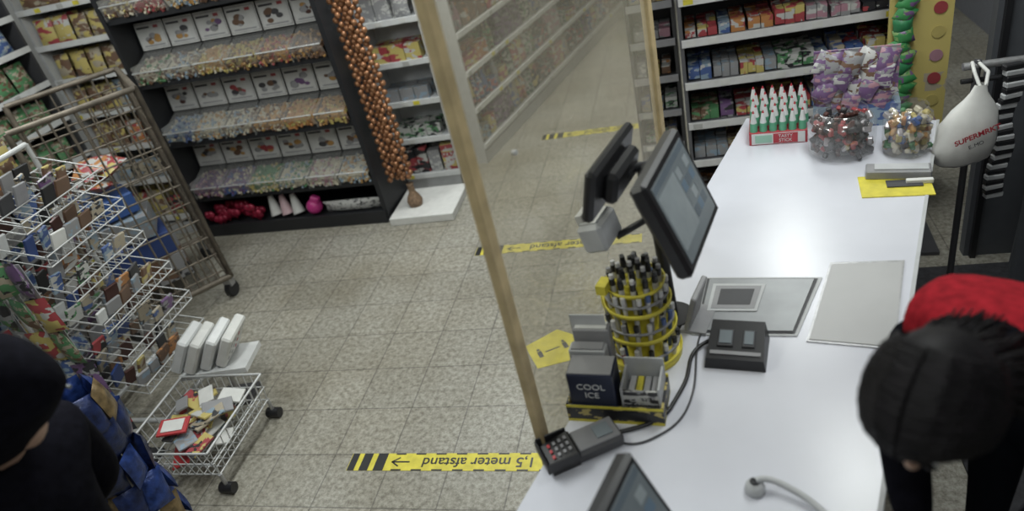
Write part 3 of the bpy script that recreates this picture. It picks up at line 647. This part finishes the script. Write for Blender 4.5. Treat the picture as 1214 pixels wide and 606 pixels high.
coat(1.36,.93,.08,mat('grey_coat',(.05,.055,.065),.85),'hanging_coat',2.95); coat(1.6,.93,.15,cloth,'hanging_coat',2.95)
b=B(); b.box((1.82,3.42,1.15),(1.15,.06,2.3),mat('grey_panel',(.075,.08,.09),.6)); 
for i in range(4): b.box((1.28+i*.3,3.38,1.15),(.025,.03,2.3),black)
b.box((1.43,3.375,1.4),(.2,.01,.1),grey); b.box((1.43,3.37,1.4),(.14,.01,.05),paper); b.obj('grey_cabinet')
E=empty('sweet_poster_board',TR((1.0,3.55,0),(0,0,-.05))); b=B(); b.box((0,.02,1.2),(.26,.02,1.1),printed('poster_print',[C['y'],C['be'],C['y']],6))
gf=printed('green_purple_foil',[(.05,.25,.08),(.2,.35,.12),C['p']],26)
for j in range(18): b.pillow((-.065+random.uniform(-.02,.02),-.02,.70+j*.05),.085,.075,.05,[gf,gf,green,gf][j%4],rot=(random.uniform(-.3,.3),random.uniform(-.6,.6),0))
for j in range(9): b.cyl((.075,.008,.70+j*.11),(.075,.004,.70+j*.11),.028,[CANDY[7],CANDY[2],CANDY[0]][j%3],n=16)
b.box((0,.02,.33),(.06,.02,.66),dark); b.box((0,.02,.01),(.3,.3,.02),dark); b.obj('board',E)
b=B(); b.box((1.6,2.1,.005),(1.5,2.4,.01),mat('dark_floor_mat',(.035,.035,.04),.8,0,.3,40)); b.obj('floor_mat')
# ---------------------------------------------------------------- people
def skinned(name,joints,edges,m,parent,root=0,sub=2):
    me=bpy.data.meshes.new(name); me.from_pydata([j[0] for j in joints],edges,[]); o=bpy.data.objects.new(name,me); COL.objects.link(o)
    md=o.modifiers.new('s','SKIN'); md.use_smooth_shade=True
    for i,j in enumerate(joints):
        r=j[1]; me.skin_vertices[0].data[i].radius=(r if isinstance(r,tuple) else (r,r)); me.skin_vertices[0].data[i].use_root=(i==root)
    s=o.modifiers.new('d','SUBSURF'); s.levels=sub; s.render_levels=sub
    dg=bpy.context.evaluated_depsgraph_get(); me2=bpy.data.meshes.new_from_object(o.evaluated_get(dg)); bpy.data.objects.remove(o)
    o=bpy.data.objects.new(name,me2); COL.objects.link(o); me2.materials.clear(); me2.materials.append(m)
    for p in me2.polygons: p.use_smooth=True; p.material_index=0
    o.parent=parent; return o
def head(parent,loc,yaw,pitch,hair=None,roll=0):
    b=B(); n=28;k=20; vs=[];fs=[]
    for i in range(k+1):
        t=math.pi*i/k
        for j in range(n):
            a=2*math.pi*j/n; x=math.sin(t)*math.cos(a); y=math.sin(t)*math.sin(a); z=math.cos(t)
            X=x*.074;Y=y*.096;Z=z*.118
            if z<0: f=1+.32*z; X*=f; Y*= (1+.12*z)
            fr=-y
            if fr>.5 and abs(x)<.18 and -.35<z<.05: Y-=.018*(1-abs(x)/.18)*(1-abs(z+.2)/.2 if abs(z+.2)<.2 else 0)
            if fr>.4 and .02<z<.22 and .15<abs(x)<.55: Y+=.008
            if fr>.5 and -.6<z<-.45 and abs(x)<.3: Y-=.004
            vs.append((X,Y,Z))
    for i in range(k):
        for j in range(n): fs.append((i*n+j,(i+1)*n+j,(i+1)*n+(j+1)%n,i*n+(j+1)%n))
    b.add(vs,fs,skin,True)
    for s_ in(-1,1):
        b.sph((s_*.03,-.082,.012),.012,white); b.sph((s_*.03,-.092,.012),.006,black,n=8,k=5); b.sph((s_*.074,.005,-.005),.03,skin,sc=(.3,.6,1)); b.sph((s_*.03,-.088,.032),.018,hairm,sc=(1,.3,.2))
    b.sph((0,-.083,-.058),.02,mat('lips',(.4,.14,.13),.5),sc=(1.1,.4,.35)); b.sph((0,-.103,-.024),.012,skin,sc=(1,1,1))
    if hair=='long':
        N=40;K=20;vs=[];fs=[]
        def shell(t,a,r=1):
            x=math.sin(t)*math.cos(a); y=math.sin(t)*math.sin(a); z=math.cos(t)
            X=x*.088*r; Y=y*.108*r+.01; Z=z*.126*r+.004
            if z<0: Z-=.08*(-z)*(1 if y>-.4 else .4); X*=1.05; Y+=.008
            return Vector((X,Y,Z))
        for i in range(K+1):
            for j in range(N): vs.append(tuple(shell(math.pi*.8*i/K,2*math.pi*j/N)))
        for i in range(K):
            for j in range(N):
                a=2*math.pi*(j+.5)/N; t=math.pi*.80*(i+.5)/K
                if math.sin(a)<-.62 and math.cos(t)<.42: continue
                fs.append((i*N+j,(i+1)*N+j,(i+1)*N+(j+1)%N,i*N+(j+1)%N))
        b.add(vs,fs,hairm,True)
        rs=random.Random(5)
        for q_ in range(620):
            s_=rs.choice((-1,1)); y0=rs.uniform(-.085,.085)
            L=rs.uniform(.8,1.1); pts=[]
            yend=y0*.6+.03+rs.uniform(-.01,.02)
            for m_i in range(6):
                u=m_i/5*L
                an=u*math.pi*.62; X=s_*.094*math.sin(an); Z=.132*math.cos(an); Y=y0+(yend-y0)*u**1.3
                w_=math.sqrt(max(.05,1-((Y-.01)/.122)**2)); X*=w_; Z=Z*w_ if Z>0 else Z-.06*u
                jit=1+rs.uniform(-.012,.02); pts.append(Vector((X*jit+s_*.002,Y,Z*jit+.004)))
            r0=rs.uniform(.0025,.005)
            for i_,(p_,q2) in enumerate(zip(pts,pts[1:])): b.cyl(p_,q2,r0*(1-.13*i_),hairm,r1=r0*(1-.13*(i_+1)),n=4,caps=False)
        for q_ in range(220):
            a=rs.uniform(-.25,math.pi+.25); x0_=.078*math.cos(a); y0_=.05+.055*math.sin(a)
            p_=Vector((x0_,y0_,-.02)); pts=[p_]
            for m_i in range(4): p_=p_+Vector((rs.uniform(-.008,.008)+x0_*.08,.014*math.sin(a)+rs.uniform(-.006,.006),-.055)); pts.append(p_)
            for i_,(p1_,q2) in enumerate(zip(pts,pts[1:])): b.cyl(p1_,q2,.006-.001*i_,hairm,r1=.005-.001*i_,n=4,caps=False)
    o=b.obj('head',parent,TR(loc)@Matrix.Rotation(yaw,4,'Z')@Matrix.Rotation(pitch,4,'X')@Matrix.Rotation(roll,4,'Y')); return o
def hand(parent,loc,fwd,palmn,side=1,name='hand'):
    f=Vector(fwd).normalized(); nrm=Vector(palmn); nrm=(nrm-f*nrm.dot(f)).normalized(); s=f.cross(nrm).normalized()*side
    W=lambda a,l,h: tuple(Vector(loc)+s*a+f*l+nrm*h)
    skinned(name+'_palm',[(W(0,-.03,0),(.024,.018)),(W(0,.02,0),(.036,.015)),(W(0,.06,0),(.040,.013)),(W(0,.085,-.002),(.036,.011))],[(0,1),(1,2),(2,3)],skin,parent)
    for i,(a,l) in enumerate([(-.030,.068),(-.010,.078),(.011,.072),(.031,.056)]):
        skinned(name+'_finger_%d'%(i+1),[(W(a*.9,.065,0),.0095),(W(a,.09,.001),.009),(W(a*1.08,.09+l*.45,-.004),.0085),(W(a*1.1,.09+l*.78,-.016),.0078),(W(a*1.1,.09+l*.95,-.028),.0068)],[(0,1),(1,2),(2,3),(3,4)],skin,parent)
    skinned(name+'_thumb',[(W(-.022,.015,-.002),.013),(W(-.045,.04,-.008),.011),(W(-.056,.068,-.014),.0095),(W(-.056,.092,-.02),.008)],[(0,1),(1,2),(2,3)],skin,parent)
# cashier : behind the counter, bending forward over the till (facing south-west), red vest over black sleeves
E=empty('cashier')
J=[((.80,1.50,.98),(.15,.12)),((.74,1.42,1.12),(.14,.12)),((.64,1.31,1.26),(.17,.12)),((.53,1.19,1.36),(.14,.10)),((.46,1.09,1.42),(.06,.06))]
skinned('red_vest',J+[((.42,1.31,1.33),.078),((.66,1.12,1.33),.078)],[(0,1),(1,2),(2,3),(3,4),(3,5),(3,6)],redcloth,E)
skinned('right_sleeve',[((.43,1.30,1.33),.07),((.36,1.20,1.18),.058),((.36,1.08,1.04),.046),((.36,1.02,1.0),.036)],[(0,1),(1,2),(2,3)],cloth,E)
skinned('left_sleeve',[((.65,1.11,1.33),.074),((.59,.96,1.18),.066),((.48,.88,1.05),.055),((.42,.85,1.0),.04)],[(0,1),(1,2),(2,3)],cloth,E)
J=[((.81,1.51,.96),(.15,.12)),((.72,1.56,.88),.095),((.73,1.56,.5),.065),((.74,1.58,.12),.045),((.90,1.46,.88),.095),((.92,1.46,.5),.065),((.93,1.48,.12),.045)]
skinned('trousers',J,[(0,1),(1,2),(2,3),(0,4),(4,5),(5,6)],denim,E)
for (x,y) in ((.74,1.58),(.93,1.48)):
    skinned('shoe',[((x+.03,y+.04,.05),.045),((x-.03,y-.06,.04),.045),((x-.07,y-.14,.032),.032)],[(0,1),(1,2)],black,E)
head(E,(.315,.905,1.48),-.62,.88,'long')
skinned('neck',[((.49,1.12,1.40),.050),((.37,.98,1.46),.046)],[(0,1)],skin,E,sub=1)
skinned('collar',[((.51,1.15,1.385),.075),((.44,1.06,1.42),.066),((.415,1.03,1.435),.06)],[(0,1),(1,2)],cloth,E)
hand(E,(.35,1.0,.985),(-.3,-1,-.12),(0,0,1),1,'right_hand'); hand(E,(.39,.83,.985),(-.9,-.5,-.12),(0,0,1),-1,'left_hand')
# customer : hooded, faces away from camera (west)
E=empty('hooded_customer')
cx,cy=-1.60,.84
J=[((cx,cy,.95),(.16,.12)),((cx,cy,1.12),(.15,.12)),((cx,cy,1.28),(.18,.13)),((cx,cy,1.38),(.12,.10)),((cx,cy,1.46),(.06,.06)),
   ((cx,cy+.17,1.36),.07),((cx-.05,cy+.22,1.12),.055),((cx-.2,cy+.2,.98),.042),
   ((cx,cy-.17,1.36),.07),((cx-.05,cy-.22,1.12),.055),((cx-.2,cy-.2,.98),.042)]
skinned('jacket',J,[(0,1),(1,2),(2,3),(3,4),(3,5),(5,6),(6,7),(3,8),(8,9),(9,10)],cloth,E)
J=[((cx,cy,.94),(.15,.12)),((cx,cy+.1,.86),.1),((cx-.02,cy+.11,.5),.07),((cx,cy+.12,.12),.05),((cx,cy-.1,.86),.1),((cx-.02,cy-.11,.5),.07),((cx,cy-.12,.12),.05)]
skinned('trousers',J,[(0,1),(1,2),(2,3),(0,4),(4,5),(5,6)],denim,E)
for s_ in(-.12,.12): skinned('shoe',[((cx+.05,cy+s_,.05),.045),((cx-.06,cy+s_,.04),.045),((cx-.16,cy+s_,.032),.032)],[(0,1),(1,2)],black,E)
hx=cx+.17
head(E,(hx-.02,cy,1.59),-math.pi/2,.1,None)
skinned('neck',[((cx+.02,cy,1.43),.052),((hx-.02,cy,1.53),.05)],[(0,1)],skin,E,sub=1)
b=B()
n=32;k=20;vs=[];fs=[]
for i in range(k+1):
    t=math.pi*(.02+.90*i/k)
    for j in range(n):
        a=2*math.pi*j/n; x=math.sin(t)*math.cos(a)*.132; y=math.sin(t)*math.sin(a)*.120; z=math.cos(t)*.165
        if x<-.10: x=-.10-(abs(x)+.0-.10)*.8
        x*=1+.03*math.sin(a*3+z*20)
        dz=max(0,-z)*.8
        vs.append((x+hx-dz,y+cy,z+1.60))
for i in range(k):
    for j in range(n):
        a=2*math.pi*(j+.5)/n
        if math.cos(a)<-.90 and 8<i<15: continue
        fs.append((i*n+j,(i+1)*n+j,(i+1)*n+(j+1)%n,i*n+(j+1)%n))
b.add(vs,fs,cloth,True); b.tube([(hx-.10,cy+.112,1.56),(hx-.03,cy+.122,1.54),(hx+.03,cy+.118,1.53)],.005,greycloth,8); b.obj('hood',E)
hand(E,(cx-.25,cy+.2,.96),(-1,0,-.2),(0,0,1),1,'right_hand'); hand(E,(cx-.25,cy-.2,.96),(-1,0,-.2),(0,0,1),-1,'left_hand')
print('done')
